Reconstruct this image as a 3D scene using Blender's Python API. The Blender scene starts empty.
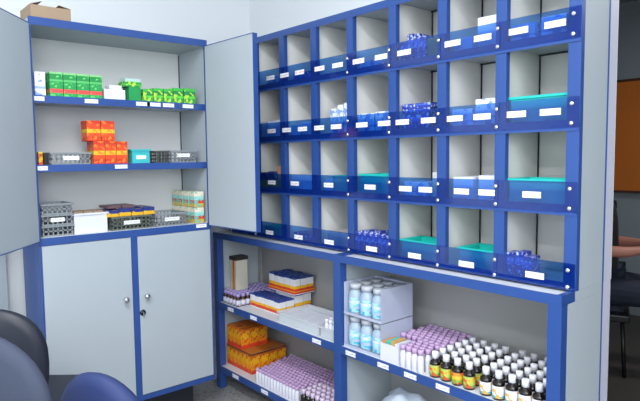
import bpy, bmesh, math, random
from mathutils import Vector, Matrix
random.seed(7)
S = bpy.context.scene
PI = math.pi
# ---------------------------------------------------------------- camera
cd = bpy.data.cameras.new('camera'); cam = bpy.data.objects.new('camera', cd); S.collection.objects.link(cam)
S.camera = cam
YAW, PITCH, ROLL, F = .8626, -.078, -.0112, 569.97
cd.sensor_width = 36; cd.sensor_fit = 'HORIZONTAL'; cd.lens = 36 * F / 640; cd.clip_start = .02
fw = Vector((-math.sin(YAW)*math.cos(PITCH), math.cos(YAW)*math.cos(PITCH), math.sin(PITCH)))
rt = Vector((math.cos(YAW), math.sin(YAW), 0)); up = rt.cross(fw)
r2 = rt*math.cos(ROLL) + up*math.sin(ROLL); u2 = -rt*math.sin(ROLL) + up*math.cos(ROLL)
cam.matrix_world = Matrix(((r2.x, u2.x, -fw.x, 2.60035), (r2.y, u2.y, -fw.y, -1.7655), (r2.z, u2.z, -fw.z, 1.3659), (0, 0, 0, 1)))
# ---------------------------------------------------------------- world and light
w = bpy.data.worlds.new('world'); S.world = w; w.use_nodes = True
w.node_tree.nodes['Background'].inputs[0].default_value = (.75, .85, 1, 1)
w.node_tree.nodes['Background'].inputs[1].default_value = .3
S.view_settings.view_transform = 'Standard'; S.view_settings.look = 'None'
S.view_settings.exposure = 0; S.view_settings.gamma = 1; S.view_settings.use_curve_mapping = False
def area(name, loc, rot, sx, sy, power, col):
    l = bpy.data.lights.new(name, 'AREA'); l.shape = 'RECTANGLE'; l.size = sx; l.size_y = sy; l.energy = power; l.color = col
    o = bpy.data.objects.new(name, l); o.location = loc; o.rotation_euler = rot; S.collection.objects.link(o); return o
area('ceiling_lamp_light', (1.7, -1.6, 2.78), (0, 0, 0), 1.3, .3, 54, (.98, .99, 1))
area('ceiling_lamp_light', (3.1, -2.9, 2.78), (0, 0, 0), 1.3, .3, 54, (.98, .99, 1))
area('window_light', (4.35, -2.2, 1.95), (math.radians(90), 0, math.radians(90)), 2.0, 1.4, 76, (.95, .975, 1))
area('far_room_fill_light', (2.2, 2.2, 2.5), (0, 0, 0), .6, .3, 22, (1, .98, .95))  # added fill that brightens the far room, stands for no lamp there
area('window_light', (1.8, -4.3, 1.6), (math.radians(90), 0, 0), 2.2, 1.4, 22, (.95, .975, 1))

# ---------------------------------------------------------------- materials
def lin(c):
    if isinstance(c, str): c = tuple(int(c[i:i+2], 16)/255 for i in (0, 2, 4))
    return tuple((v/12.92 if v <= .04045 else ((v+.055)/1.055)**2.4) for v in c) + (1,)
def base(name):
    m = bpy.data.materials.new(name); m.use_nodes = True
    return m, m.node_tree.nodes, m.node_tree.links, m.node_tree.nodes['Principled BSDF']
def mat(name, c, rough=.5, metal=0, spec=.5, noise=0, scale=8, coat=0, alpha=1, trans=0):
    m, N, L, P = base(name)
    P.inputs['Roughness'].default_value = rough; P.inputs['Metallic'].default_value = metal
    P.inputs['Specular IOR Level'].default_value = spec; P.inputs['Coat Weight'].default_value = coat
    P.inputs['Transmission Weight'].default_value = trans; P.inputs['Alpha'].default_value = alpha
    c = lin(c)
    if noise:
        tc = N.new('ShaderNodeTexCoord'); n = N.new('ShaderNodeTexNoise'); n.inputs['Scale'].default_value = scale
        n.inputs['Detail'].default_value = 4
        L.new(tc.outputs['Object'], n.inputs['Vector'])
        mx = N.new('ShaderNodeMix'); mx.data_type = 'RGBA'; L.new(n.outputs['Fac'], mx.inputs[0])
        mx.inputs[6].default_value = tuple(v*(1-noise) for v in c[:3])+(1,)
        mx.inputs[7].default_value = tuple(min(1, v*(1+noise)) for v in c[:3])+(1,)
        L.new(mx.outputs[2], P.inputs['Base Color'])
    else: P.inputs['Base Color'].default_value = c
    return m
def stripes(name, stops, rough=.45, noise=.0, scale=30, axis='Z', blot=None):
    """constant bands along the height of the thing's own box, with optional printed blotches"""
    m, N, L, P = base(name); P.inputs['Roughness'].default_value = rough
    tc = N.new('ShaderNodeTexCoord'); sp = N.new('ShaderNodeSeparateXYZ'); L.new(tc.outputs['Generated'], sp.inputs[0])
    cr = N.new('ShaderNodeValToRGB'); cr.color_ramp.interpolation = 'CONSTANT'
    e = cr.color_ramp.elements
    e[0].position = stops[0][0]; e[0].color = lin(stops[0][1]); e[1].position = stops[1][0]; e[1].color = lin(stops[1][1])
    for p, c in stops[2:]: k = e.new(p); k.color = lin(c)
    L.new(sp.outputs[axis], cr.inputs[0]); out = cr.outputs[0]
    if blot:
        n = N.new('ShaderNodeTexNoise'); n.inputs['Scale'].default_value = scale; L.new(tc.outputs['Object'], n.inputs['Vector'])
        st = N.new('ShaderNodeMath'); st.operation = 'GREATER_THAN'; st.inputs[1].default_value = blot[1]; L.new(n.outputs['Fac'], st.inputs[0])
        mx = N.new('ShaderNodeMix'); mx.data_type = 'RGBA'; L.new(st.outputs[0], mx.inputs[0]); L.new(out, mx.inputs[6])
        mx.inputs[7].default_value = lin(blot[0]); out = mx.outputs[2]
    L.new(out, P.inputs['Base Color']); return m
def tint(name, c, gloss=.07):
    m, N, L, P = base(name); N.remove(P)
    t = N.new('ShaderNodeBsdfTransparent'); t.inputs[0].default_value = lin(c)
    g = N.new('ShaderNodeBsdfGlossy'); g.inputs['Roughness'].default_value = .08
    d = N.new('ShaderNodeBsdfDiffuse'); d.inputs[0].default_value = lin('2f68b8')
    mx = N.new('ShaderNodeMixShader'); mx.inputs[0].default_value = .06; L.new(t.outputs[0], mx.inputs[1]); L.new(d.outputs[0], mx.inputs[2])
    m2 = N.new('ShaderNodeMixShader'); m2.inputs[0].default_value = gloss; L.new(mx.outputs[0], m2.inputs[1]); L.new(g.outputs[0], m2.inputs[2])
    L.new(m2.outputs[0], N['Material Output'].inputs['Surface']); return m
BLUE = mat('blue_paint', '294c90', .38, noise=.08, scale=6, coat=.1)
CELL = mat('white_grey_panel', 'dfe0dc', .55, noise=.03, scale=3)
SEAM = mat('dark_seam', '2a2e33', .6)
GREY = mat('grey_panel', 'acb6bd', .55, noise=.03, scale=3)
PALE = mat('pale_panel', 'c6c8d8', .5)
SHELFW = mat('white_laminate', 'd4d8de', .45, noise=.03, scale=5)
WHITE = mat('white_paper', 'e6e8f0', .6)
ACRYL = tint('blue_acrylic', 'a2ccf2')
STEEL = mat('bright_screw', 'e8e8ee', .22, metal=.8)
CHROME = mat('chrome', 'd8dadf', .18, metal=1)
BLACK = mat('black_plastic', '141519', .4)
CRATE = mat('grey_crate_plastic', '868d92', .5)
CRATED = mat('dark_crate_plastic', '4a4e4c', .5)
TEAL = mat('teal_plastic', '1fc2b6', .4)
CARD = mat('brown_cardboard', 'a08a72', .75, noise=.08, scale=12)
def label_mat(name, ink):
    m, N, L, P = base(name); P.inputs['Roughness'].default_value = .5
    tc = N.new('ShaderNodeTexCoord'); sp = N.new('ShaderNodeSeparateXYZ'); L.new(tc.outputs['Generated'], sp.inputs[0])
    n = N.new('ShaderNodeTexNoise'); n.inputs['Scale'].default_value = 110; L.new(tc.outputs['Object'], n.inputs['Vector'])
    a = N.new('ShaderNodeMath'); a.operation = 'COMPARE'; a.inputs[1].default_value = .5; a.inputs[2].default_value = .17; L.new(sp.outputs['Z'], a.inputs[0])
    g = N.new('ShaderNodeMath'); g.operation = 'GREATER_THAN'; g.inputs[1].default_value = .5; L.new(n.outputs['Fac'], g.inputs[0])
    mu = N.new('ShaderNodeMath'); mu.operation = 'MULTIPLY'; L.new(a.outputs[0], mu.inputs[0]); L.new(g.outputs[0], mu.inputs[1])
    mx = N.new('ShaderNodeMix'); mx.data_type = 'RGBA'; L.new(mu.outputs[0], mx.inputs[0]); mx.inputs[6].default_value = lin('f2f2f6'); mx.inputs[7].default_value = lin(ink)
    L.new(mx.outputs[2], P.inputs['Base Color']); return m
LBL = label_mat('label_grey_print', 'c4c8d8'); LBLR = label_mat('label_red_print', 'e8b0bc')

# ---------------------------------------------------------------- mesh helpers
class MB:
    def __init__(s): s.bm = bmesh.new(); s.mi = 0
    def _f(s, vs):
        try: f = s.bm.faces.new(vs); f.material_index = s.mi; return f
        except ValueError: return None
    def box(s, a, b, M=None):
        x0, y0, z0 = a; x1, y1, z1 = b
        v = [Vector(p) for p in ((x0,y0,z0),(x1,y0,z0),(x1,y1,z0),(x0,y1,z0),(x0,y0,z1),(x1,y0,z1),(x1,y1,z1),(x0,y1,z1))]
        if M: v = [M @ p for p in v]
        v = [s.bm.verts.new(p) for p in v]
        for q in ((0,3,2,1),(4,5,6,7),(0,1,5,4),(1,2,6,5),(2,3,7,6),(3,0,4,7)): s._f([v[i] for i in q])
        return s
    def lathe(s, prof, n=16, c=(0,0,0), smooth=True):
        rings = []
        for r, z in prof:
            if r < 1e-5: rings.append([s.bm.verts.new((c[0], c[1], c[2]+z))])
            else: rings.append([s.bm.verts.new((c[0]+r*math.cos(2*PI*i/n), c[1]+r*math.sin(2*PI*i/n), c[2]+z)) for i in range(n)])
        for A, B in zip(rings, rings[1:]):
            for i in range(n):
                j = (i+1) % n
                if len(A) == 1 and len(B) == 1: continue
                if len(A) == 1: f = s._f([A[0], B[j], B[i]])
                elif len(B) == 1: f = s._f([A[i], A[j], B[0]])
                else: f = s._f([A[i], A[j], B[j], B[i]])
                if f: f.smooth = smooth
        return s
    def tube(s, pts, r, n=8):
        pts = [Vector(p) for p in pts]; rings = []
        for i, p in enumerate(pts):
            d = (pts[min(i+1, len(pts)-1)] - pts[max(i-1, 0)]).normalized()
            a = d.cross(Vector((0, 0, 1)) if abs(d.z) < .9 else Vector((1, 0, 0))).normalized(); b = d.cross(a)
            rings.append([s.bm.verts.new(p + (a*math.cos(2*PI*k/n) + b*math.sin(2*PI*k/n))*r) for k in range(n)])
        for A, B in zip(rings, rings[1:]):
            for i in range(n):
                f = s._f([A[i], A[(i+1) % n], B[(i+1) % n], B[i]])
                if f: f.smooth = True
        s._f(rings[0][::-1]); s._f(rings[-1]); return s
    def build(s, name, mats, parent=None, bevel=0, loc=None):
        me = bpy.data.meshes.new(name); bmesh.ops.recalc_face_normals(s.bm, faces=s.bm.faces); s.bm.to_mesh(me); s.bm.free()
        for m in (mats if isinstance(mats, (list, tuple)) else [mats]): me.materials.append(m)
        o = bpy.data.objects.new(name, me); S.collection.objects.link(o)
        if parent: o.parent = parent
        if loc: o.location = loc
        if bevel:
            b = o.modifiers.new('bevel', 'BEVEL'); b.width = bevel; b.segments = 2; b.limit_method = 'ANGLE'
        return o
def bx(name, a, b, m, parent=None, bevel=0):
    return MB().box(a, b).build(name, m, parent, bevel)
def tag(o, label, cat, group=None):
    o['label'] = label; o['category'] = cat
    if group: o['group'] = group
    return o
def thing(name, label, cat, loc=(0,0,0), rz=0, group=None):
    o = bpy.data.objects.new(name, None); S.collection.objects.link(o); o.location = loc; o.rotation_euler = (0, 0, rz)
    o.empty_display_size = .05
    return tag(o, label, cat, group)
def struct(o): o['kind'] = 'structure'; return o
def dup(o, parent=None):
    c = o.copy(); S.collection.objects.link(c)
    if parent: c.parent = parent
    for ch in list(o.children): dup(ch, c)
    return c
def dupthing(o, loc, rz=0, label=None, group=None):
    c = dup(o); c.location = loc; c.rotation_euler = (0, 0, rz)
    if label: c['label'] = label
    if group: c['group'] = group
    return c

# ---------------------------------------------------------------- room
floorm, N, L, P = base('terrazzo_floor')
tc = N.new('ShaderNodeTexCoord'); vo = N.new('ShaderNodeTexVoronoi'); vo.inputs['Scale'].default_value = 90; L.new(tc.outputs['Object'], vo.inputs['Vector'])
n = N.new('ShaderNodeTexNoise'); n.inputs['Scale'].default_value = 5; L.new(tc.outputs['Object'], n.inputs['Vector'])
cr = N.new('ShaderNodeValToRGB'); cr.color_ramp.elements[0].color = lin('5d5c59'); cr.color_ramp.elements[1].color = lin('85837e')
cr.color_ramp.elements[0].position = .35; cr.color_ramp.elements[1].position = .7
ad = N.new('ShaderNodeMix'); ad.data_type = 'RGBA'; ad.inputs[0].default_value = .35; L.new(n.outputs['Fac'], cr.inputs[0]); L.new(cr.outputs[0], ad.inputs[6]); L.new(vo.outputs['Color'], ad.inputs[7])
hs = N.new('ShaderNodeHueSaturation'); hs.inputs['Saturation'].default_value = .12; hs.inputs['Value'].default_value = .8; L.new(ad.outputs[2], hs.inputs['Color']); L.new(hs.outputs[0], P.inputs['Base Color'])
P.inputs['Roughness'].default_value = .35
WALL = mat('wall_paint', 'dde2e6', .8, noise=.02, scale=2)
WALLG = mat('grey_green_wall_paint', '87929a', .85, noise=.03, scale=2)
DARKFLOOR = mat('dark_floor', '3e3c3a', .5, noise=.1, scale=4)
struct(bx('floor', (-.6, -4.5, -.1), (4.6, .37, 0), floorm))
struct(bx('floor_far_room', (-.6, .37, -.1), (4.6, 3.4, 0), DARKFLOOR))
struct(bx('ceiling', (-.6, -4.5, 2.9), (4.6, .37, 3), WALL))
struct(bx('ceiling_far_room', (-.6, .37, 2.6), (4.6, 3.4, 2.7), WALLG))
struct(bx('wall_left', (-.6, -4.5, 0), (-.43, .37, 2.9), WALL))
wb = MB(); wb.box((-.43, .27, 0), (1.70, .37, 2.9)); wb.box((3.0, .27, 0), (4.6, .37, 2.9)); wb.box((1.70, .27, 2.25), (3.0, .37, 2.9))
struct(wb.build('wall_back', WALL))
struct(bx('wall_right', (4.5, -4.5, 0), (4.6, .27, 2.9), WALL))
struct(bx('wall_front', (-.43, -4.5, 0), (4.5, -4.4, 2.9), WALL))
struct(bx('wall_far', (-.6, 3.3, 0), (4.6, 3.4, 2.6), WALLG))
struct(bx('wall_far_left', (-.6, .37, 0), (-.5, 3.3, 2.6), WALLG))
struct(bx('wall_far_right', (4.5, .37, 0), (4.6, 3.3, 2.6), WALLG))

# ---------------------------------------------------------------- label cards and screws
def card(x, z, y, wd, hg, parent, m=LBL, axis='y'):
    if axis == 'y': return MB().box((-wd/2, -.0006, -hg/2), (wd/2, .0006, hg/2)).build('label_card', m, parent, loc=(x, y, z))
    return MB().box((-.0006, -wd/2, -hg/2), (.0006, wd/2, hg/2)).build('label_card', m, parent, loc=(y, x, z))
screw_me = None
def screw(x, y, z, parent):
    global screw_me
    if screw_me is None:
        o = MB().lathe([(0, .004), (.004, .0038), (.0068, .0018), (.0072, 0), (0, 0)], 10).build('screw', STEEL, parent); screw_me = o.data
        o.data.transform(Matrix.Rotation(PI/2, 4, 'X'))
    else: o = bpy.data.objects.new('screw', screw_me); S.collection.objects.link(o); o.parent = parent
    o.location = (x, y, z); return o

# ---------------------------------------------------------------- upper pigeonhole rack
rack = thing('pigeonhole_rack', 'tall blue framed rack of grey pigeonholes with blue acrylic retainer strips', 'shelving', (0, 0, .928))
def R_(name, a, b, m, bevel=0, parent=None):  # built in rack coordinates
    a = (a[0], a[1], a[2]-.928); b = (b[0], b[1], b[2]-.928)
    return bx(name, a, b, m, parent or rack, bevel)
XL = [-.25 + .25*k for k in range(9)]; XL[8] = 1.7555
BK = .258
SA = [1.793, 1.520, 1.254, .995]; SB = [1.732, 1.459, 1.192, .941]
for k, x in enumerate(XL):
    p = MB(); p.box((x-.0205, 0, -.0), (x+.0205, .004, 1.071)); p.box((x-.0205, .004, 0), (x-.0165, .024, 1.071)); p.box((x+.0165, .004, 0), (x+.0205, .024, 1.071))
    p.build('upright', BLUE, rack, .001)
    if 0 < k < 8: R_('partition', (x-.003, .0045, .93), (x+.003, BK-.002, 1.985), CELL)
R_('top_rail', (-.27, -.001, 1.968), (1.776, .003, 1.9995), BLUE)
R_('top_panel', (-.27, .003, 1.986), (1.776, BK, 1.9995), GREY)
R_('back_panel', (-.27, BK, .93), (1.776, BK+.006, 1.9995), CELL)
for k in range(1, 8): R_('seam_strip', (XL[k]+.0032, BK-.007, .9375), (XL[k]+.0075, BK-.0025, 1.985), SEAM)
R_('side_panel', (-.272, .0245, .93), (-.266, BK-.001, 1.985), GREY)
R_('side_panel', (1.770, .0245, .93), (1.7755, .192, 1.985), GREY)
R_('rear_upright', (1.770, .200, .93), (1.7765, BK, 1.985), PALE)
R_('edge_strip', (1.768, .1925, .93), (1.7775, .1998, 1.985), BLUE)
for r in range(4):
    zt = SB[r] + .012
    s = MB(); s.box((-.265, .0042, zt-.014-.928), (1.769, BK-.001, zt-.008-.928)) if r < 3 else s.box((-.265, .0042, .931-.928), (1.769, BK-.001, .936-.928))
    sh = s.build('shelf', GREY, rack)
    top = ([1.985]+SB)[r]-(.003 if r else 0)
    R_('seam_strip', (-.262, BK-.012, top-.006), (1.769, BK-.0075, top-.0005), SEAM)
    zb = SB[r]-.0235 if r < 3 else .930
    R_('shelf_lip', (-.27, -.0035, zb), (1.776, -.0005, zt), BLUE)
LBX = {0: [(.165,0),(.285,0),(.406,1),(.555,1),(.68,0),(.814,1),(.947,0),(1.072,0),(1.305,0),(1.432,1),(1.569,0),(1.695,1)],
       1: [(.166,0),(.295,0),(.423,0),(.548,0),(.667,0),(.832,0),(.963,1),(1.063,1),(1.194,0),(1.317,0),(1.433,0),(1.566,0),(1.685,0)],
       2: [(.16,0),(.356,0),(.611,0),(.88,0),(1.079,0),(1.181,0),(1.349,0),(1.455,0),(1.626,0)],
       3: [(.132,0),(.38,0),(.611,0),(.888,0),(1.127,0),(1.373,0),(1.642,0)]}
LBZ = [1.772, 1.498, 1.230, .962]
segs = [(-.268, .7490), (.7510, .9990), (1.0010, 1.2490), (1.2510, 1.4990), (1.5010, 1.7765)]
for r in range(4):
    for i, (a, b) in enumerate(segs):
        a_, b_ = a+.0005, b-.0005
        st = bx('retainer_strip', (a_, -.0075, (SB[r]-.013 if r < 3 else .931)-.928), (b_, -.0045, SA[r]+.022-.928), ACRYL, rack, .0006)
        for lx, red in LBX[r]:
            if a < lx < b: card(lx, LBZ[r]-.928, -.0085, .070 if r < 2 else .066, .021, st, LBLR if red else LBL)
        for k in ([0, 1, 4] if i == 0 else []):
            for z in (SA[r], SB[r]): screw(XL[k]+(.0 if k < 4 else -.008), -.0078, z-.928, st)
        if i: 
            k = i+4
            for z in (SA[r], SB[r]): screw(XL[k]-(.0095 if k < 8 else .002), -.0078, z-.928, st)

# ---------------------------------------------------------------- lower shelf unit
low = thing('display_shelf_unit', 'deep blue framed lower shelf unit with two white shelves carrying the pigeonhole rack', 'shelving', (0, 0, 0))
X0, XM, X1, YF, YB = -.325, .748, 1.7755, -.088, .262
PW = .045
for x in (X0, XM-.0225, X1-PW):
    p = MB(); p.box((x, YF, 0), (x+PW, YF+.004, .8995)); 
    if x != X0: p.box((x, YF+.004, 0), (x+.004, YF+.04, .8995))
    if x == X0 or x > .7: p.box((x+PW-.004, YF+.004, 0), (x+PW, YF+.04, .8995))
    p.build('upright', BLUE, low, .001)
p = MB(); p.box((X0, YF-.001, .897), (X1, YF+.003, .929)); p.box((X0, YF+.003, .923), (X1, YF+.008, .929)); p.box((X1-.018, YF+.008, .923), (X1, -.001, .929)); p.box((X1-.004, YF+.003, .897), (X1, -.001, .923))
p.box((.725, YF+.008, .923), (.771, -.009, .9285))
p.build('ledge_frame', BLUE, low)
bx('top_board', (X0, YF+.004, .912), (X1-.0045, YB, .9225), SHELFW, low)
bx('back_panel', (X0, YB-.006, .04), (X1, YB-.0005, .911), mat('neutral_grey_panel', 'a3a5a4', .6), low)
bx('side_panel', (X0+.001, YF+.0045, .06), (X0+.006, YB-.041, .911), GREY, low)
bx('side_panel', (X1-.0039, YF+.0405, .04), (X1, .192, .896), GREY, low)
bx('side_panel', (X1-.0039, .0, .8965), (X1, .192, .9295), GREY, low)
bx('edge_strip', (X1-.003, .1925, .04), (X1+.0015, .1995, .9295), BLUE, low)
bx('rear_cover', (X1-.003, .2, .0), (X1+.001, YB-.0042, .9295), PALE, low)
bx('divider_panel', (XM+.006, YF+.041, .06), (XM+.012, YB-.0065, .911), GREY, low)
lowlab = {0: [(-.148, .502), (.082, .502), (.606, .502), (.836, .502), (1.029, .502), (1.174, .502), (1.33, .502), (1.56, .502)], 1: [(-.113, .121), (.172, .121), (.5, .121), (.95, .121), (1.4, .121)]}
for i, zt in enumerate((.519, .136)):
    for (a, b) in ((X0+PW-.003, XM-.0225), (XM+.0225, X1-PW+.003)):
        bx('shelf', (a-.03, YF+.006, zt-.012), (b+(.012 if b < 1 else .03), YB-.0065, zt), SHELFW, low)
        lp = bx('shelf_lip', (a-.004, YF+.0005, zt-.034), (b+.004, YF+.0055, zt+.002), BLUE, low)
        for lx, lz in lowlab[i]:
            if a < lx < b: card(lx, lz, YF-.0008, .062, .02, lp)

# ---------------------------------------------------------------- cabinet
CX, CB, CY0, CY1 = -.0475, -.3525, -1.0975, -.2575
cab = thing('storage_cabinet', 'grey steel cupboard with blue trim, upper doors open and lower doors shut', 'cabinet', (0, 0, 0))
c = lambda *a, **k: bx(*a, parent=cab, **k)
c('top_panel', (CB, CY0, 1.935), (CX-.004, CY1, 1.962), GREY)
c('back_panel', (CB, CY0+.002, .19), (CB+.006, CY1-.002, 1.9345), mat('white_back', 'd2d5d6', .6))
for (y_, x_) in ((CY1-.0105, CB+.007), (CY0+.0065, CB+.007)): bx('seam_strip', (x_, y_, 1.022), (x_+.004, y_+.004, 1.929), SEAM, cab)
bx('side_panel', (CB+.006, CY1-.006, .19), (CX-.022, CY1, 1.9345), GREY, cab)
bx('side_panel', (CB+.006, CY0, .19), (CX-.022, CY0+.006, 1.9345), [BLUE], cab)
pb = mat('blue_paint_rear', '2f49a8', .4)
for y in (CY0, CY1-.02):
    yy = y if y < -.6 else y+.013; pm = MB().box((CX-.021, yy, .175), (CX-.001, yy+.007, 1.9325)); pm.build('upright', BLUE, cab, .001)
c('top_rail', (CX-.004, CY0-.003, 1.933), (CX, CY1+.003, 1.967), BLUE)
pm = MB().box((CX-.0035, CY0+.0072, .988), (CX, CY1-.0072, 1.022)); pm.box((CX-.02, CY0, .99), (CX-.0035, CY1, .994)); pm.build('middle_rail', BLUE, cab)
pm = MB().box((CX-.0035, CY0+.0072, .172), (CX, CY1-.0072, .198)); pm.build('bottom_rail', BLUE, cab)
c('divider_post', (CX-.0035, -.6925, .198), (CX, -.6625, .988), BLUE)
c('plinth', (CB+.03, CY0+.08, 0), (CX-.1, CY1-.08, .172), mat('dark_plinth', '20242c', .6))
c('bottom_panel', (CB+.006, CY0+.006, .173), (CX-.022, CY1-.006, .19), GREY)
bx('shelf', (CB+.006, CY0+.0065, 1.006), (CX-.0215, CY1-.0065, 1.0215), SHELFW, cab)
for zt, labs in ((1.639, [(-1.07,.05),(-.845,.06),(-.60,.07),(-.545,.07),(-.468,.06),(-.361,.06)]), (1.339, [(-1.07,.05),(-.719,.06)])):
    sh = bx('shelf', (CB+.006, CY0+.0065, zt-.02), (CX-.024, CY1-.0065, zt), GREY, cab)
    lp = bx('shelf_lip', (CX-.0235, CY0+.0072, zt-.03), (CX-.021+.0005, CY1-.0072, zt+.002), BLUE, sh)
    for y, wd in labs[:]: card(y, zt-.013, CX-.0195, wd, .018, sh, axis='x')
card(-.315, 1.010, CX+.001, .06, .018, cab, axis='x')
# lower doors
for (a, b, ky) in ((CY0+.008, -.694, -.734), (-.661, CY1-.008, -.629)):
    d = bx('door', (CX-.012, a, .2), (CX+.0005, b, .986), GREY, cab, .0015)
    k = MB().lathe([(0, 0), (.007, 0), (.006, .012), (.013, .018), (.014, .026), (.009, .031), (0, .032)], 14)
    o = k.build('knob', CHROME, d); o.data.transform(Matrix.Rotation(PI/2, 4, 'Y')); o.location = (CX+.0005, ky, .693)
    if ky > -.7:
        k = MB().lathe([(0, 0), (.015, 0), (.015, .005), (.011, .009), (0, .009)], 14)
        o = k.build('lock', mat('lock_steel', '3a3d42', .3, metal=.8), d); o.data.transform(Matrix.Rotation(PI/2, 4, 'Y')); o.location = (CX+.0005, -.648, .612)
        MB().box((0, -.002, -.02), (.004, .002, .006)).build('key', CHROME, d, loc=(CX+.0095, -.648, .61))
# upper doors: panel 0.417 wide built along +x from the hinge
def open_door(hx, hy, ang, flip):
    g = MB(); g.box((.0035, -.012, 1.012), (.4135, .012, 1.932))
    o = g.build('door', GREY, cab, .001); o.location = (hx, hy, 0); o.rotation_euler = (0, 0, ang)
    e = MB(); e.box((.0, -.0125, 1.008), (.417, .0125, 1.0118)); e.box((.0, -.0125, 1.9322), (.417, .0125, 1.936)); e.box((.4137, -.0127, 1.0118), (.4172, .0127, 1.9322)); e.box((0, -.0125, 1.0118), (.0033, .0125, 1.9322))
    e.build('door_edge', BLUE, o)
    for z in (1.1, 1.5, 1.85): MB().lathe([(0, 0), (.005, 0), (.005, .05), (0, .05)], 8).build('hinge', STEEL, o, loc=(-.004, -.0155 if flip else .0155, z))
open_door(CX+.005, -.262, math.atan2(.019, .417), False)
open_door(CX+.007, CY0-.012, math.atan2(-.61, .792), True)

# ---------------------------------------------------------------- small goods
def carton(name, label, cat, x, y, z, wx, wy, h, m, rz=0, group=None, flap=True):
    """closed pack standing at x,y (centre) on z"""
    b = MB().box((-wx/2, -wy/2, 0), (wx/2, wy/2, h)); o = b.build(name, m, None, min(wx, wy, h)*.03)
    o.location = (x, y, z); o.rotation_euler = (0, 0, rz); return tag(o, label, cat, group)
def crate(name, label, cat, x, y, z, wx, wy, h, m, rz=0, slots=True, group=None, lab=None):
    """open plastic basket: floor, rim and slotted or solid walls"""
    t = thing(name, label, cat, (x, y, z), rz, group)
    th = .003; b = MB(); b.box((-wx/2+th, -wy/2+th, 0), (wx/2-th, wy/2-th, th))
    def wall(ax, s):
        Ln = wy if ax == 'x' else wx
        def q(u0, u1, z0, z1, t0=th):
            if ax == 'x': p = s*wx/2; b.box((min(p, p-s*t0), u0, z0), (max(p, p-s*t0), u1, z1))
            else: p = s*wy/2; b.box((u0, min(p, p-s*t0), z0), (u1, max(p, p-s*t0), z1))
        e = 0 if ax == 'x' else th
        if not slots: q(-Ln/2+e, Ln/2-e, 0, h); return
        nr = max(2, round(h/.022))
        for i in range(nr+1):
            z0 = (h-.006)*i/nr; q(-Ln/2+e, Ln/2-e, z0, z0+.006)
        nc = max(3, round(Ln/.022))
        for i in range(nc+1):
            u = -Ln/2+e+.003+(Ln-2*e-.006)*i/nc; q(u-.003, u+.003, .006, h-.006, th*.9)
    for a in 'xy':
        for s_ in (-1, 1): wall(a, s_)
    b.build('basket_body', m, t)
    r = MB(); e = .006
    r.box((-wx/2-e, -wy/2-e, h-.005), (wx/2+e, -wy/2, h+.003)); r.box((-wx/2-e, wy/2, h-.005), (wx/2+e, wy/2+e, h+.003))
    r.box((-wx/2-e, -wy/2, h-.005), (-wx/2, wy/2, h+.003)); r.box((wx/2, -wy/2, h-.005), (wx/2+e, wy/2, h+.003)); r.build('rim', m, t)
    if lab: card(lab[0], lab[1], wx/2+.0015, lab[2], .018, t, axis='x')
    return t
def pills(x, y, z, wx, wy, h, cols, label, group, name='medicine_box', hh=.02):
    """a few small flat packs lying in a row"""
    n = max(1, int(wy/.045))
    for i in range(n):
        carton(name, label, 'box', x, y-wy/2+(i+.5)*wy/n, z, wx, wy/n-.002, hh*random.uniform(.8, 1.1), cols[i % len(cols)], group=group)
GRN = stripes('green_pack', [(0, '23a558'), (.16, 'e8504e'), (.32, '1f9a4f'), (.62, '5cc06a'), (.7, '1d9048'), (.92, '8fd08a')], blot=('6ad06a', .575), scale=60)
GRN2 = stripes('bright_green_pack', [(0, '2aa04a'), (.35, '5fd03c'), (.5, '1c8c46'), (.8, '3fb84a')], blot=('b8e04a', .575), scale=45)
ORG = stripes('orange_red_pack', [(0, 'd8391c'), (.22, 'e8501e'), (.4, 'e8c020'), (.58, 'e04a20'), (.85, 'd03a20')], blot=('f08a30', .575), scale=50)
YEL = stripes('yellow_red_pack', [(0, 'd23a22'), (.2, 'e8b018'), (.55, 'dc9a18'), (.85, 'e0c020')], blot=('b84a18', .575), scale=60)
ORY = stripes('orange_yellow_pack', [(0, 'e03c28'), (.2, 'ea8f14'), (.5, 'e8a81a'), (.9, 'c86c14')], blot=('c0481c', .575), scale=55)
WYR = stripes('white_yellow_red_pack', [(0, 'e8e8ea'), (.1, 'dc3a28'), (.3, 'f0b81c'), (.48, 'e6e6ea'), (.9, '24408c')], blot=('f0e070', .7), scale=60)
BLP = stripes('blue_pack', [(0, '2a3fa8'), (.5, '4a66d0'), (.8, '26389a')], blot=('b8c4f0', .575), scale=70)
WBP = stripes('white_blue_pack', [(0, 'e6ebf5'), (.3, '9db8e8'), (.4, 'e8ecf5')], blot=('8aa8e0', .575), scale=40)
WHP = mat('white_pack', 'dfe2f0', .5, noise=.04, scale=20)
TRY = stripes('teal_red_yellow_pack', [(0, 'e0b428'), (.25, 'd84030'), (.45, '9ad8d0'), (.7, 'e8e0c8')], blot=('58c0b4', .56), scale=60)
BYP = stripes('blue_yellow_pack', [(0, 'e8b020'), (.5, '22357c')], blot=('e8b428', .58), scale=35)
# --- on the cabinet
t = thing('cardboard_box', 'open brown cardboard box lying on top of the grey cupboard', 'box', (-.155, -1.0, 1.9625), 0)
b = MB(); W2, D2, H2 = .085, .082, .06
for a_, b_ in (((-W2, -D2, 0), (W2, D2, .003)), ((-W2, -D2, .003), (-W2+.003, D2, H2)), ((W2-.003, -D2, .003), (W2, D2, H2)), ((-W2+.003, -D2, .003), (W2-.003, -D2+.003, H2)), ((-W2+.003, D2-.003, .003), (W2-.003, D2, H2))): b.box(a_, b_)
b.build('box_body', CARD, t)
MB().box((-W2, -.002, 0), (W2, 0, .05), Matrix.Translation((0, -D2, H2)) @ Matrix.Rotation(math.radians(-70), 4, 'X')).build('flap', CARD, t)
MB().box((-W2, 0, 0), (W2, .002, .05), Matrix.Translation((0, D2, H2)) @ Matrix.Rotation(math.radians(78), 4, 'X')).build('flap', CARD, t)
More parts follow.
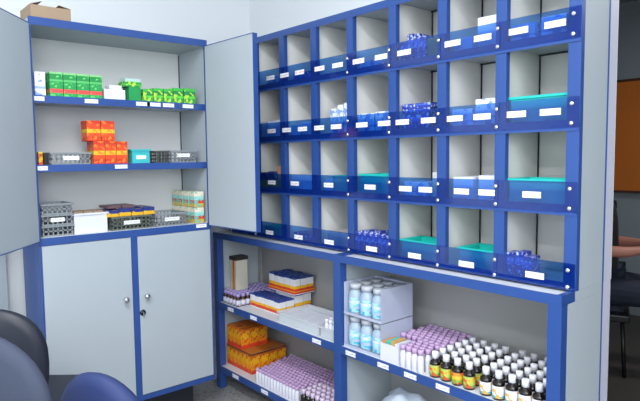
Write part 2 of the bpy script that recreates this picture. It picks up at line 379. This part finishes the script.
# --- top cabinet shelf
z = 1.6395
carton('medicine_box', 'white and blue carton at the left end of the top cupboard shelf', 'box', -.13, -1.052, z, .07, .044, .105, WBP)
t0 = carton('medicine_box', 'leftmost green carton with a red band on the top cupboard shelf', 'box', -.13, -.987, z, .09, .055, .108, GRN, group='green red banded cartons')
for i, s_ in enumerate(('second', 'third', 'rightmost')):
    q = dup(t0); q.location.y = -.987+.0575*(i+1); q['label'] = s_+' of the four red banded green cartons on the top cupboard shelf'
carton('medicine_box', 'low white carton beside the red banded green cartons on the top shelf', 'box', -.13, -.725, z, .07, .1, .05, WHP)
carton('medicine_box', 'small white pack lying on the low white carton on the top shelf', 'box', -.14, -.713, z+.0505, .05, .06, .022, WHP)
carton('medicine_box', 'plain green carton standing right of the white carton on the top shelf', 'box', -.13, -.628, z, .08, .058, .068, mat('plain_green', '1d9a52', .5))
carton('medicine_box', 'bright green pack lying across the plain green carton', 'box', -.13, -.637, z+.0685, .08, .085, .024, GRN2)
carton('medicine_box', 'pale teal pack on the very top of the green pile', 'box', -.14, -.632, z+.093, .07, .075, .016, mat('pale_teal', 'b8d4d4', .5))
for i, (y, wy, hh, s_) in enumerate(((-.562, .05, .062, 'leftmost'), (-.508, .05, .07, 'second'), (-.455, .048, .07, 'third'), (-.4, .055, .078, 'fourth'), (-.336, .062, .08, 'rightmost'))):
    carton('medicine_box', s_+' of the five bright green cartons at the right of the top shelf', 'box', -.13, y, z, .08, wy, hh, GRN2, group='bright green cartons')
# --- second cabinet shelf
z = 1.3395
carton('medicine_box', 'narrow yellow and red carton at the left end of the second shelf', 'box', -.12, -1.067, z, .07, .017, .058, YEL)
carton('storage_tub', 'small black tub between yellow carton and grey basket on the second shelf', 'tub', -.12, -1.045, z, .07, .02, .052, BLACK)
crate('plastic_basket', 'flat grey slotted basket at the left of the second cupboard shelf', 'basket', -.17, -.936, z, .15, .17, .052, CRATE, lab=(.0, .03, .07))
for i in range(3):
    carton('medicine_box', ('left', 'middle', 'right')[i]+' orange red carton in the bottom row of the pile on the second shelf', 'box', -.13, -.812+.054*i, z, .09, .052, .106, ORG, group='orange red cartons')
for i in range(2):
    carton('medicine_box', ('left', 'right')[i]+' orange red carton stacked on the top of the pile on the second shelf', 'box', -.13, -.832+.066*i, z+.1062, .08, .063, .095, ORG, group='orange red cartons')
crate('plastic_basket', 'turquoise solid sided basket beside the orange cartons', 'basket', -.15, -.61, z, .12, .088, .066, mat('turquoise', '3fb9c0', .4), slots=False, lab=(0, .03, .05))
crate('plastic_basket', 'dark grey basket at the right end of the second cupboard shelf', 'basket', -.18, -.495, z, .15, .07, .058, CRATED)
crate('plastic_basket', 'grey slotted basket with pale card at right end of the second shelf', 'basket', -.18, -.375, z, .15, .14, .06, CRATE, lab=(0, .038, .07))
# --- third level
z = 1.022
for i, s_ in enumerate(('lowest', 'middle', 'topmost')):
    crate('plastic_crate', s_+' grey slotted crate of the stack of three above the lower cupboard doors', 'crate', -.165, -1.008, z+i*.0485, .15, .128, .045, CRATE, group='stacked grey crates', lab=(0, .024, .06) if i == 1 else None)
tt = crate('open_carton', 'white open carton beside the stacked grey crates', 'box', -.16, -.862, z, .14, .15, .09, WHP, slots=False)
for i in range(3): carton('medicine_box', 'brown pack lying inside the white open carton', 'box', -.16, -.91+.045*i, z+.004, .1, .04, .095, CARD, group='brown packs in the white carton')
crate('plastic_crate', 'dark green grey crate under the blue and yellow boxes', 'crate', -.17, -.67, z, .17, .19, .062, mat('olive_crate', '5f6860', .5), lab=(0, .034, .08))
for i in range(4): carton('medicine_box', ('leftmost', 'second', 'third', 'rightmost')[i]+' blue and yellow pack lying over the dark green grey crate', 'box', -.165, -.76+.06*i, z+.0655+(.0), .16, .057, .03 + .006*(i % 2), BYP, group='blue and yellow packs')
for i in range(2): carton('medicine_box', ('left', 'right')[i]+' dark pack lying on top of the blue and yellow packs', 'box', -.19, -.735+.07*i, z+.102, .12, .065, .012, mat('dusky_pack', '6a5058', .5), group='dark packs')
crate('plastic_basket', 'light grey slotted tray in front of the red and teal cartons', 'basket', -.16, -.465, z, .17, .165, .062, CRATE, lab=(0, .034, .08))
for j in range(2):
    for i in range(4):
        carton('medicine_box', ('lower ', 'upper ')[j]+('left', 'centre left', 'centre right', 'right')[i]+' teal and yellow carton with red band stacked by the cupboard side', 'box', -.31+.066*i, -.305, z+j*.083, .06, .055, .081, TRY, group='teal and yellow cartons')

# --- things in the pigeonholes
zs = [SB[0]+.0045, SB[1]+.0045, SB[2]+.0045, .9365]
def cx(k): return .125+.25*k           # centre of visible column k
col = ['first', 'second', 'third', 'fourth', 'fifth', 'sixth', 'seventh']
row = ['top', 'second', 'third', 'bottom']
def where(k, r): return 'in the %s row, %s pigeonhole from the left' % (row[r], col[k])
def tray(k, r, wx=.19, h=.075, m=TEAL, dx=0, y=.09, wy=.13):
    crate('storage_tray', 'teal plastic tray '+where(k, r), 'tray', cx(k)+dx, y, zs[r], wx, wy, h, m, slots=False)
tray(6, 1, .2, .092); tray(6, 2, .2, .082); tray(2, 2, .12, .075, dx=.04); tray(3, 2, .17, .085); tray(4, 3, .19, .078); tray(5, 3, .16, .078, dx=.025)
tray(0, 3, .17, .05); 
def packs(k, r, xs, y, wx, wy, hs, m, desc, name='medicine_box'):
    for i, (x, h) in enumerate(zip(xs, hs)):
        carton(name, desc+' '+where(k, r), 'box', cx(k)+x, y+random.uniform(-.006, .006), zs[r], wx, wy, h, m, rz=random.uniform(-.04, .04), group=desc+'s '+where(k, r) if len(xs) > 1 else None)
packs(4, 0, (-.08, -.046, -.012, .022), .06, .03, .08, (.085, .11, .105, .09), BLP, 'small upright blue and white box')
packs(4, 0, (.07,), .07, .05, .1, (.075,), mat('olive_pack', '8a8a5a', .6), 'dull olive pack')
packs(5, 0, (-.045, .055), .1, .085, .15, (.055, .115), WHP, 'white carton behind the acrylic')
packs(6, 0, (-.05, .05), .09, .085, .15, (.06, .07), WBP, 'pale blue carton behind the acrylic')
packs(2, 0, (.085,), .16, .03, .1, (.13,), WHP, 'tall white carton by the partition')
packs(3, 0, (-.03,), .09, .15, .12, (.04,), WBP, 'flat pale blue carton')
packs(1, 0, (0,), .09, .15, .12, (.045,), BLP, 'flat blue carton')
packs(0, 0, (.02,), .09, .12, .12, (.045,), WBP, 'flat white and blue carton')
packs(0, 1, (-.06, -.025, .01, .045, .08), .03, .028, .03, (.09,)*5, WHP, 'small white pack')
packs(1, 1, (-.04, .05), .09, .08, .14, (.06, .07), WHP, 'white carton')
packs(2, 1, (-.01, .035, .085), .08, .036, .12, (.12, .135, .14), WBP, 'tall white carton with blue print')
packs(3, 1, (-.05, .055), .1, .095, .16, (.085, .088), WBP, 'pale blue carton')
for j in range(3):
    packs(4, 1, (-.035,), .1, .14, .13, (.07+.0*j,), BLP, 'blue boxed pack') if j == 0 else carton('medicine_box', ('lower', 'upper')[j-1]+' flat blue pack '+where(4, 1), 'box', cx(4)-.03, .1, zs[1]+.0705+.02*(j-1), .13+.01*j, .12, .019, BLP)
packs(5, 1, (-.05, .055), .1, .09, .15, (.07, .1), WBP, 'light blue carton behind the acrylic')
packs(0, 2, (-.05, .01), .05, .055, .09, (.085, .09), BYP, 'yellow and blue box')
packs(0, 2, (.055,), .06, .04, .07, (.12,), mat('peach_pack', 'd89a70', .6), 'peach coloured pack')
packs(1, 2, (.0,), .1, .18, .15, (.075,), WHP, 'flat white carton')
packs(2, 2, (-.06,), .1, .07, .12, (.06,), WHP, 'white carton beside the teal tray')
packs(4, 2, (.075,), .1, .055, .12, (.10,), mat('ivory_pack', 'd8d8d0', .6), 'ivory pack against the right partition')
packs(4, 2, (-.03,), .1, .13, .12, (.06,), WBP, 'flat pale blue carton')
packs(5, 2, (-.045, .06), .1, .085, .14, (.085, .092), WHP, 'white carton behind two cards')
packs(1, 3, (.0,), .1, .17, .15, (.04,), BLP, 'flat blue pack')
packs(2, 3, (.02,), .1, .16, .15, (.07,), mat('pale_grey_pack', 'b8b0b4', .6), 'pale grey carton')
packs(3, 3, (-.085, -.052, -.018, .016, .05, .084), .05, .03, .08, (.09, .098, .094, .1, .092, .088), BLP, 'small upright blue box')
packs(6, 3, (-.095, -.06, -.025), .05, .03, .06, (.085, .09, .078), BLP, 'small dark blue box')

# --- bottles
DARKG = mat('dark_amber_glass', '140d0a', .12, coat=.4)
CAPW = mat('white_cap', 'eceef6', .45)
CAPP = mat('lilac_cap', 'c4a4d0', .5)
CAPV = mat('violet_cap', 'a99ad2', .5)
BODYW = mat('white_bottle', 'dcdce8', .4)
YGL = stripes('yellow_green_label', [(0, '8aa048'), (.25, 'b8c858'), (.55, 'c8b838'), (.8, 'a8b850')], blot=('d85a30', .575), scale=60)
ORL = stripes('orange_label', [(0, '8fb848'), (.4, 'e8c030'), (.7, 'e08a28')], blot=('d84a28', .6), scale=50)
WCL = stripes('white_cyan_label', [(0, '58c0c8'), (.2, 'e8ecf4'), (.8, 'd8dce8')], blot=('e8b050', .575), scale=60)
PLL = stripes('pale_label', [(0, 'd8d8e6'), (.7, 'c8c8dc')], blot=('9a98b8', .575), scale=60)
def bottle(name, label, group, r, h, caph, capr, body, cap, lab, seg=14):
    t = thing(name, label, 'bottle', (0, 0, 0), 0, group)
    hb = h-caph
    MB().lathe([(0, 0), (r*.92, 0), (r, .002), (r, hb*.74), (r*.9, hb*.84), (capr*.85, hb*.93), (capr*.82, hb+.001), (0, hb+.001)], seg).build('bottle_body', body, t)
    MB().lathe([(capr*.8, hb), (capr, hb+.0005), (capr, h-.0015), (capr*.9, h), (0, h)], seg).build('cap', cap, t)
    if lab: MB().lathe([(r+.0002, hb*.1), (r+.0007, hb*.11), (r+.0007, hb*.66), (r+.0002, hb*.67)], seg).build('bottle_label', lab, t)
    return t
def grid(proto, pts, z, labf=None):
    first = True
    for i, (x, y) in enumerate(pts):
        o = proto if first else dup(proto); first = False
        o.location = (x, y, z); o.rotation_euler = (0, 0, random.uniform(-.5, .5))
        if labf and labf(i): o['label'] = labf(i)
# dark bottles, right bay middle shelf
xs = [1.267, 1.319, 1.370, 1.421, 1.490, 1.541, 1.592, 1.641, 1.690]
ord_ = ['leftmost', 'second', 'third', 'fourth', 'fifth', 'sixth', 'seventh', 'eighth', 'rightmost']
zz = .5192
for i in range(4):
    b_ = bottle('syrup_bottle', ord_[i]+' dark syrup bottle in the front row, '+('yellow green' if i != 2 else 'orange and green')+' label, white cap', 'dark bottles in the front row', .0215, .098, .026, .0125, DARKG, CAPW, ORL if i == 2 else YGL)
    b_.location = (xs[i], -.052, zz)
for i in range(4, 9):
    b_ = bottle('syrup_bottle', ord_[i]+' dark syrup bottle in the front row, white and cyan label, white cap', 'dark bottles in the front row', .0215, .100, .026, .0125, DARKG, CAPW, WCL)
    b_.location = (xs[i], -.052, zz)
p = bottle('syrup_bottle', 'dark white-capped syrup bottle standing in the rows behind the yellow green labelled ones', 'dark bottles in the left block behind the front row', .0215, .098, .026, .0125, DARKG, CAPW, YGL)
grid(p, [(xs[i]+random.uniform(-.003, .003), -.052+.0485*j) for j in range(1, 6) for i in range(4)], zz)
p = bottle('syrup_bottle', 'dark white-capped syrup bottle standing in the rows behind the white and cyan labelled ones', 'dark bottles in the right block behind the front row', .0215, .100, .026, .0125, DARKG, CAPW, WCL)
grid(p, [(xs[i]+random.uniform(-.003, .003), -.052+.0485*j) for j in range(1, 6) for i in range(4, 9)], zz)
# lilac capped bottles, right bay
p = bottle('vial', 'small white bottle with lilac cap in the packed block left of the dark bottles', 'lilac capped bottles beside the dark syrup bottles', .0142, .090, .02, .0125, BODYW, CAPP, None, 10)
pts = []
for j in range(11):
    y = -.064+.0295*j
    x0 = 1.118 if y < .03 else 1.018
    x = x0 + (.014 if j % 2 else 0)
    while x < 1.229: pts.append((x, y)); x += .0295
grid(p, pts, zz)
# stacks of white cyan bottles
IVB = stripes('white_cyan_bottle_label', [(0, '4ab8dc'), (.22, 'b4c4ec'), (.4, '7cc4e4'), (.6, 'd0d8f0'), (.8, '86b8dc')], blot=('a8dcec', .52), scale=45)
GCAP = mat('translucent_grey_cap', 'b8bec8', .35)
for tier in range(2):
    zt = zz+.147*tier
    q = thing('open_carton', ('lower', 'upper')[tier]+' open white carton holding white and cyan bottles in the right bay', 'box', (.888, .03, zt), 0, 'stacked bottle cartons')
    b = MB(); b.box((-.113, -.1, 0), (.113, .1, .003)); b.box((.111, -.1, .003), (.113, .1, .143)); b.box((-.113, .098, .003), (.111, .1, .143)); b.box((-.113, -.1, .003), (.111, -.098, .012)); b.box((-.113, -.098, .003), (-.111, .098, .143))
    b.build('carton_body', mat('carton_lavender', 'b4bcd2', .6), q)
    p = bottle('squat_bottle', 'white bottle with cyan label and grey cap in the %s open carton' % ('lower', 'upper')[tier], ('lower', 'upper')[tier]+' carton bottles', 0.0315, .134, .022, .027, mat('pale_blue_bottle', 'a4b8cc', .35), GCAP, IVB, 18)
    grid(p, [(.888-.073+.0715*i, .031-.064+.064*j) for j in range(3) for i in range(3)], zt+.0032)
# small white carton
t = thing('open_carton', 'small open white carton in front of the bottle stack, filled with orange and white packs', 'box', (1.052, -.033, zz))
b = MB()
for a_, b_ in (((-.048, -.045, 0), (.048, .045, .003)), ((-.048, -.045, .003), (.048, -.043, .075)), ((-.048, .043, .003), (.048, .045, .075)), ((-.048, -.043, .003), (-.046, .043, .075)), ((.046, -.043, .003), (.048, .043, .075))): b.box(a_, b_)
b.build('carton_body', WHP, t)
for i, (m_, n_) in enumerate(((mat('orange_pack', 'd89050', .6), 'orange'), (TEAL, 'teal'), (mat('ochre_pack', 'c8a060', .6), 'ochre'), (WHP, 'white'))):
    carton('medicine_box', n_+' pack standing in the small open white carton', 'box', 1.018+.0225*i, -.033, zz+.0035, .0205, .07, .078+.004*(i % 3), m_)
# left bay middle shelf
p = bottle('small_bottle', 'small dark bottle with pale label and violet cap in the left bay block', 'violet capped bottles in the left bay', .0155, .072, .018, .0125, mat('brown_glass', '3a2018', .2), CAPV, PLL, 12)
pts = [(-.290+.033*i, -.052+.033*j) for j in range(9) for i in range(9) if (-.290+.033*i < -.104 or (j >= 6 and -.290+.033*i < -.01)) and not (i < 3 and 2 <= j <= 4) and (i, j) != (0, 0)]
grid(p, pts, zz)
b = carton('medicine_box', 'tall white carton with yellow and red panels at the left end of the middle shelf', 'box', -.268, .048, zz, .066, .08, .238, stripes('tall_pack', [(0, 'd8d4c8'), (.3, 'e0b02c'), (.5, 'd03828'), (.68, 'd8d0b8'), (.95, 'd8d4c4')], axis='X'))
carton('medicine_box', 'flat dark pack lying on the tall white carton', 'box', -.268, .048, zz+.2385, .07, .088, .022, mat('dark_pack', '2e2c30', .6))
def pile(pref, n, m_, x0, y0, nx, ny, wx, wy, h, z, grp, lab):
    first = None
    for j in range(ny):
        for i in range(nx):
            if first is None: first = carton('medicine_box', lab, 'box', x0+wx/2, y0+wy/2, z, wx-.0045, wy-.0045, h, m_, group=grp)
            else:
                q = first.copy(); S.collection.objects.link(q); q.location = (x0+wx*(i+.5), y0+wy*(j+.5), z); q.scale.z = random.uniform(.95, 1.0)
pile('', 0, WYR, -.085, .0, 6, 2, .046, .055, .078, zz, 'white yellow red boxes in the front layer', 'small striped white, yellow and red box with blue top in the front layer')
pile('', 0, WYR, .008, .113, 4, 2, .0455, .058, .098, zz, 'white yellow red boxes under the tray', 'striped white, yellow and red box in the back rows under the raised tray')
t = thing('carton_tray', 'shallow red and yellow rimmed tray lying on the back rows of striped boxes', 'tray', (.09, .163, zz+.0985))
MB().box((-.122, -.072, 0), (.122, .072, .004)).build('tray_floor', WHP, t)
m_ = MB()
for a_, b_ in (((-.122, -.072, .004), (.122, -.0705, .02)), ((-.122, .0705, .004), (.122, .072, .02)), ((-.122, -.0705, .004), (-.1205, .0705, .02)), ((.1205, -.0705, .004), (.122, .0705, .02))): m_.box(a_, b_)
m_.build('tray_wall', stripes('red_tray', [(0, 'd83a28'), (.6, 'e89a24')]), t)
pile('', 0, WYR, -.0295, .094, 5, 3, .0478, .046, .09, zz+.103, 'white yellow red boxes in the raised tray', 'small striped white, yellow and red box packed in the raised tray')
CLEAR = mat('clear_plastic', 'e4ebf0', .2, trans=.0, alpha=.55)
crate('clear_tray', 'translucent white plastic tray beside the striped boxes', 'tray', .43, .04, zz, .32, .2, .05, CLEAR, slots=False)
crate('clear_tray', 'small translucent tray against the middle post holding white bottles', 'tray', .66, -.02, zz, .09, .1, .05, CLEAR, slots=False)
p = bottle('vial', 'white bottle standing in the small translucent tray by the middle post', 'white bottles by the middle post', .0125, .085, .016, .01, BODYW, CAPW, None, 10)
grid(p, [(.635+.027*i, -.048+.028*j) for j in range(3) for i in range(3)], zz+.0035)
for i in range(4): carton('medicine_box', ('leftmost', 'second', 'third', 'rightmost')[i]+' flat white pack lying in the translucent tray', 'box', .32+.072*i, .04, zz+.0035, .068, .16, .03, WHP, group='flat white packs')
# bottom shelf left bay
zb = .1362
pile('', 0, ORY, -.300, -.03, 6, 4, .044, .062, .112, zb, 'orange boxes in the lower layer', 'orange and yellow box in the lower layer of the bottom shelf pile')
for (x_, y_, wx_, wy_) in ((-.168, -.03+.124, .262, .246),):
    carton('cardboard_sheet', 'dark blue edged sheet lying on the lower orange boxes', 'sheet', x_, y_, zb+.1125, wx_, wy_, .006, stripes('lid_edge', [(0, '1c2448'), (.8, 'b8702c')]))
pile('', 0, ORY, -.298, -.028, 4, 3, .04, .062, .118, zb+.119, 'orange boxes in the upper layer', 'orange and yellow box in the upper layer of the bottom shelf pile')
p = bottle('vial', 'small white bottle with lilac cap in the packed block on the bottom shelf', 'lilac capped bottles on the bottom shelf', .0125, .082, .016, .0108, BODYW, CAPP, None, 10)
pts = []
for j in range(11):
    y = -.062+.0265*j
    x = .075+(.013 if j % 2 else 0)-min(.045, max(0, y)*.25)
    lim = .44 if y < .09 else .69
    while x < lim: pts.append((x, y)); x += .0265
grid(p, pts, zb)
p = bottle('small_bottle', 'small dark bottle with lilac white cap at the right front of the bottom shelf block', 'dark bottles on the bottom shelf', .0165, .085, .022, .0125, DARKG, mat('pale_lilac_cap', 'd8c4e0', .5), None, 12)
grid(p, [(.468+.035*i, -.058+.035*j) for j in range(4) for i in range(7)], zb)
# bottom shelf right bay
t = thing('plastic_bag', 'crumpled pale blue plastic bag on the bottom shelf of the right bay', 'bag', (1.05, .03, zb))
b = MB(); prof = [(0, 0), (.075, 0), (.10, .04), (.105, .12), (.09, .18), (.05, .215), (0, .225)]
b.lathe(prof, 28)
for v in b.bm.verts:
    a_ = math.atan2(v.co.y, v.co.x); k = 1+.08*math.sin(5*a_+v.co.z*40)+.05*math.sin(11*a_-v.co.z*60)
    if v.co.z > .001: v.co.x *= k*1.25; v.co.y *= k; v.co.z *= 1+.06*math.sin(3*a_)
b.build('bag_body', mat('pale_bag', 'c0ccdc', .35, noise=.1, scale=30), t)

# ---------------------------------------------------------------- chairs
def rounded_back(name, m, parent, w_, h_, th, z0, ex=2.6, curve=.03):
    """upright cushion: superellipse outline, pillowed faces, gently curved"""
    b = MB(); n_, rings = 40, [(0, 1), (.5, 1), (.85, .9), (.97, .6), (1, .0), (.97, -.6), (.85, -.9), (.5, -1), (0, -1)]
    grid_ = []
    for s_, t_ in rings:
        if s_ == 0: grid_.append([b.bm.verts.new((0, t_*th/2, z0+h_/2))]); continue
        R = []
        for i in range(n_):
            a_ = 2*PI*i/n_; ca, sa = math.cos(a_), math.sin(a_)
            x = math.copysign(abs(ca)**(2/ex), ca)*w_/2*s_; z = math.copysign(abs(sa)**(2/ex), sa)*h_/2*s_
            R.append(b.bm.verts.new((x, t_*th/2 - curve*(2*x/w_)**2, z0+h_/2+z)))
        grid_.append(R)
    for A, B in zip(grid_, grid_[1:]):
        for i in range(n_):
            j = (i+1) % n_
            if len(A) == 1: f = b._f([A[0], B[i], B[j]])
            elif len(B) == 1: f = b._f([A[i], A[j], B[0]])
            else: f = b._f([A[i], A[j], B[j], B[i]])
            if f: f.smooth = True
    return b.build(name, m, parent)
def chair(name, label, x, y, rz, mback, zt, w_, ex, frame):
    t = thing(name, label, 'chair', (x, y, 0), rz)
    rounded_back('backrest', mback, t, w_, .40, .055, zt-.40, ex)
    s = MB(); s.box((-w_/2, -.46, .43), (w_/2, -.03, .49)); s.build('seat', mback, t, .025)
    for sx in (-1, 1):
        MB().tube([(sx*(w_/2-.02), -.44, 0), (sx*(w_/2-.02), -.42, .43)], .011).build('leg', frame, t)
        MB().tube([(sx*(w_/2-.02), .02, 0), (sx*(w_/2-.02), -.01, .43)], .011).build('leg', frame, t)
        MB().tube([(sx*(w_/2-.07), -.06, .426), (sx*(w_/2-.07), .02, .47), (sx*(w_/2-.07), .032, zt-.2)], .011).build('back_support', frame, t)
    return t
FABB = mat('blue_upholstery', '1f2f60', .7, noise=.08, scale=40)
FABG = mat('grey_blue_upholstery', '343c50', .8, noise=.06, scale=60)
FABK = mat('black_upholstery', '1d2230', .5, noise=.08, scale=30)
chair('visitor_chair', 'blue upholstered chair with a rounded back in front of the lower cupboard doors', 1.128, -1.276, math.radians(205), FABB, .813, .33, 2.0, BLACK)
chair('visitor_chair', 'grey blue upholstered chair at the lower left corner, in front of a black chair', 1.07, -1.568, math.radians(50), FABG, .975, .46, 2.1, BLACK)
chair('office_chair', 'black chair behind the grey blue one at the left edge', .488, -1.43, math.radians(230), FABK, .885, .42, 2.6, BLACK)

t = thing('side_cupboard', 'grey cupboard standing against the left wall beyond the open cupboard door', 'cupboard', (-.395, -1.6, 0))
MB().box((-.03, -.45, 0), (.0, .44, 1.9)).build('body', GREY, t, .002)
MB().box((.0005, -.44, .02), (.012, .36, .70)).build('door', GREY, t, .002)
MB().box((.0005, -.44, .74), (.012, .36, 1.88)).build('door', GREY, t, .002)
MB().box((.0005, -.44, .705), (.02, .30, .735)).build('handle', mat('beige_handle', 'b0a090', .5), t, .002)
# ---------------------------------------------------------------- far room
t = thing('notice_board', 'large orange brown board on the grey far wall behind the seated person', 'board', (1.2, 3.27, 1.05))
bx('board_panel', (-.9, -.0, 0), (.9, .025, .9), mat('orange_board', 'c06a20', .6, noise=.15, scale=3), t)
fr = MB(); fr.box((-.92, -.006, -.02), (.92, .026, -.0005)); fr.box((-.92, -.006, .9005), (.92, .026, .92)); fr.box((-.92, -.006, 0), (-.9005, .026, .9)); fr.box((.9005, -.006, 0), (.92, .026, .9))
fr.build('board_frame', mat('dark_wood', '4a3020', .5), t)
def skinned(name, m, verts, edges, radii, parent, root=0, lv=2):
    me = bpy.data.meshes.new(name); me.from_pydata([Vector(v) for v in verts], edges, []); me.materials.append(m)
    o = bpy.data.objects.new(name, me); S.collection.objects.link(o); o.parent = parent
    o.modifiers.new('skin', 'SKIN')
    if not me.skin_vertices: 
        bpy.context.view_layer.objects.active = o
    for i, v in enumerate(me.skin_vertices[0].data):
        r = radii[i]; v.radius = r if isinstance(r, tuple) else (r, r); v.use_root = (i == root)
    s = o.modifiers.new('sub', 'SUBSURF'); s.levels = lv; s.render_levels = lv
    return o
PX, PY = 1.0, 1.93
A = math.atan2(.37, .93)
per = thing('person', 'seated person in black top and dark navy trousers, hands held together over the lap', 'person', (PX, PY, 0), A)
SKIN = mat('skin', 'b07868', .55)
# local frame: +x is where the person faces, +y is their left (away from the camera); right arm at -y
V = [(0, 0, .53), (.0, 0, .70), (-.01, 0, .92), (0, 0, 1.06), (-.04, 0, 1.14), (-.07, 0, 1.21), (-.08, 0, 1.30),      # 0-6 trunk, head
     (.02, -.17, 1.05), (.04, -.21, .775), (.16, -.19, .77), (.27, -.12, .78),                                         # 7-10 right arm
     (.02, .17, 1.05), (.06, .20, .785), (.20, .14, .785), (.33, .03, .795),                                              # 11-14 left arm
     (.02, -.10, .52), (.42, -.11, .50), (.44, -.11, .10), (.54, -.11, .05),                                           # 15-18 right leg
     (.02, .10, .52), (.42, .11, .50), (.44, .11, .10), (.54, .11, .05)]
E_ = [(0,1),(1,2),(2,3),(3,4),(4,5),(5,6),(3,7),(7,8),(8,9),(9,10),(3,11),(11,12),(12,13),(13,14),(0,15),(15,16),(16,17),(17,18),(0,19),(19,20),(20,21),(21,22)]
Rr = [.13, .12, .13, .09, .052, .075, .085, .055, .042, .036, .026, .055, .042, .036, .026, .085, .06, .04, .035, .085, .06, .04, .035]
n0 = len(V)
def hand(wr, palm, dirs, base_i):
    global V, E_, Rr
    V.append(palm); Rr.append((.026, .018)); pi_ = len(V)-1; E_.append((base_i, pi_))
    for (dx, dy, dz, ln) in dirs:
        a_ = Vector(palm)+Vector((dx*.3, dy, dz))*1.0; d_ = Vector((dx, dy*.4, dz*.4)).normalized()
        V.append(tuple(a_)); Rr.append(.0085); i1 = len(V)-1; E_.append((pi_, i1))
        V.append(tuple(a_+d_*ln*.6)); Rr.append(.0078); E_.append((i1, i1+1))
        V.append(tuple(a_+d_*ln*.6+Vector((d_.x*.3, d_.y*.3, -.8))*ln*.45)); Rr.append(.0068); E_.append((i1+1, i1+2))
hand(None, (.32, -.085, .78), [(.07, -.005, .026, .045), (.075, -.007, .009, .05), (.072, -.007, -.009, .046), (.065, -.003, -.026, .038), (.035, .035, .022, .032)], 10)
hand(None, (.37, -.005, .795), [(.06, .005, .026, .045), (.065, .007, .009, .05), (.062, .007, -.009, .046), (.055, .003, -.026, .038), (.02, -.035, .022, .032)], 14)
skinned('body', SKIN, V, E_, Rr, per, 0, 2)
TOP = mat('black_shirt', '0e0e12', .8); TRS = mat('navy_trousers', '1c2638', .8); HAIR = mat('black_hair', '0c0a0a', .5)
skinned('shirt', TOP, [V[i] for i in (0, 1, 2, 3)]+[V[7], V[8], (.085, -.203, .7725)]+[V[11], V[12], (.12, .175, .785)],
        [(0,1),(1,2),(2,3),(3,4),(4,5),(5,6),(3,7),(7,8),(8,9)], [.15, .142, .15, .115, .072, .058, .052, .072, .058, .052], per, 0)
skinned('trousers', TRS, [V[0], V[15], V[16], (.44, -.11, .14), V[19], V[20], (.44, .11, .14)], [(0,1),(1,2),(2,3),(0,4),(4,5),(5,6)], [.145, .105, .078, .055, .105, .078, .055], per, 0)
skinned('hair', HAIR, [(-.10, 0, 1.33), (-.135, 0, 1.30), (-.135, 0, 1.24)], [(0,1),(1,2)], [.092, .095, .06], per, 0)
for sy in (-1, 1):
    MB().lathe([(0, -.01), (.008, -.006), (.01, 0), (.008, .006), (0, .01)], 10, (-.004, sy*.03, 1.30)).build('eye', BLACK, per)
for sy in (-1, 1):
    bx('shoe', (.40, sy*.11-.045, 0), (.63, sy*.11+.045, .07), mat('grey_shoe', '7a7a80', .6), per, .02)
tag(MB().box((-.04, -.02, -.006), (.04, .02, .006)).build('mobile_phone', mat('olive_phone', '5a5440', .4), bevel=.003, loc=(1.02+.93*.37+.37*.05-.0, 1.93+.37*.37-.93*.055, .81)), 'small olive dark phone held between the hands of the seated person', 'phone')
t = thing('stool', 'dark padded stool under the seated person', 'stool', (PX, PY, 0), A)
MB().box((-.2, -.2, .34), (.2, .2, .385)).build('seat', BLACK, t, .01)
for sx in (-1, 1):
    for sy in (-1, 1): MB().tube([(sx*.18, sy*.18, 0), (sx*.16, sy*.16, .34)], .012).build('leg', BLACK, t)
# ceiling tube lamps of the front room, lit
for i, (x_, y_) in enumerate(((1.7, -1.6), (3.1, -2.9))):
    t = thing('ceiling_lamp', ('fluorescent batten on the ceiling in front of the shelves', 'fluorescent batten on the ceiling at the rear of the room')[i], 'lamp', (x_, y_, 2.80))
    MB().box((-.65, -.15, .02), (.65, .15, .1)).build('housing', WHITE, t, .005)
    e_, N, L, P = base('lamp_glow'); P.inputs['Emission Color'].default_value = (1, 1, 1, 1); P.inputs['Emission Strength'].default_value = 3
    MB().box((-.6, -.12, .005), (.6, .12, .0195)).build('diffuser', e_, t)
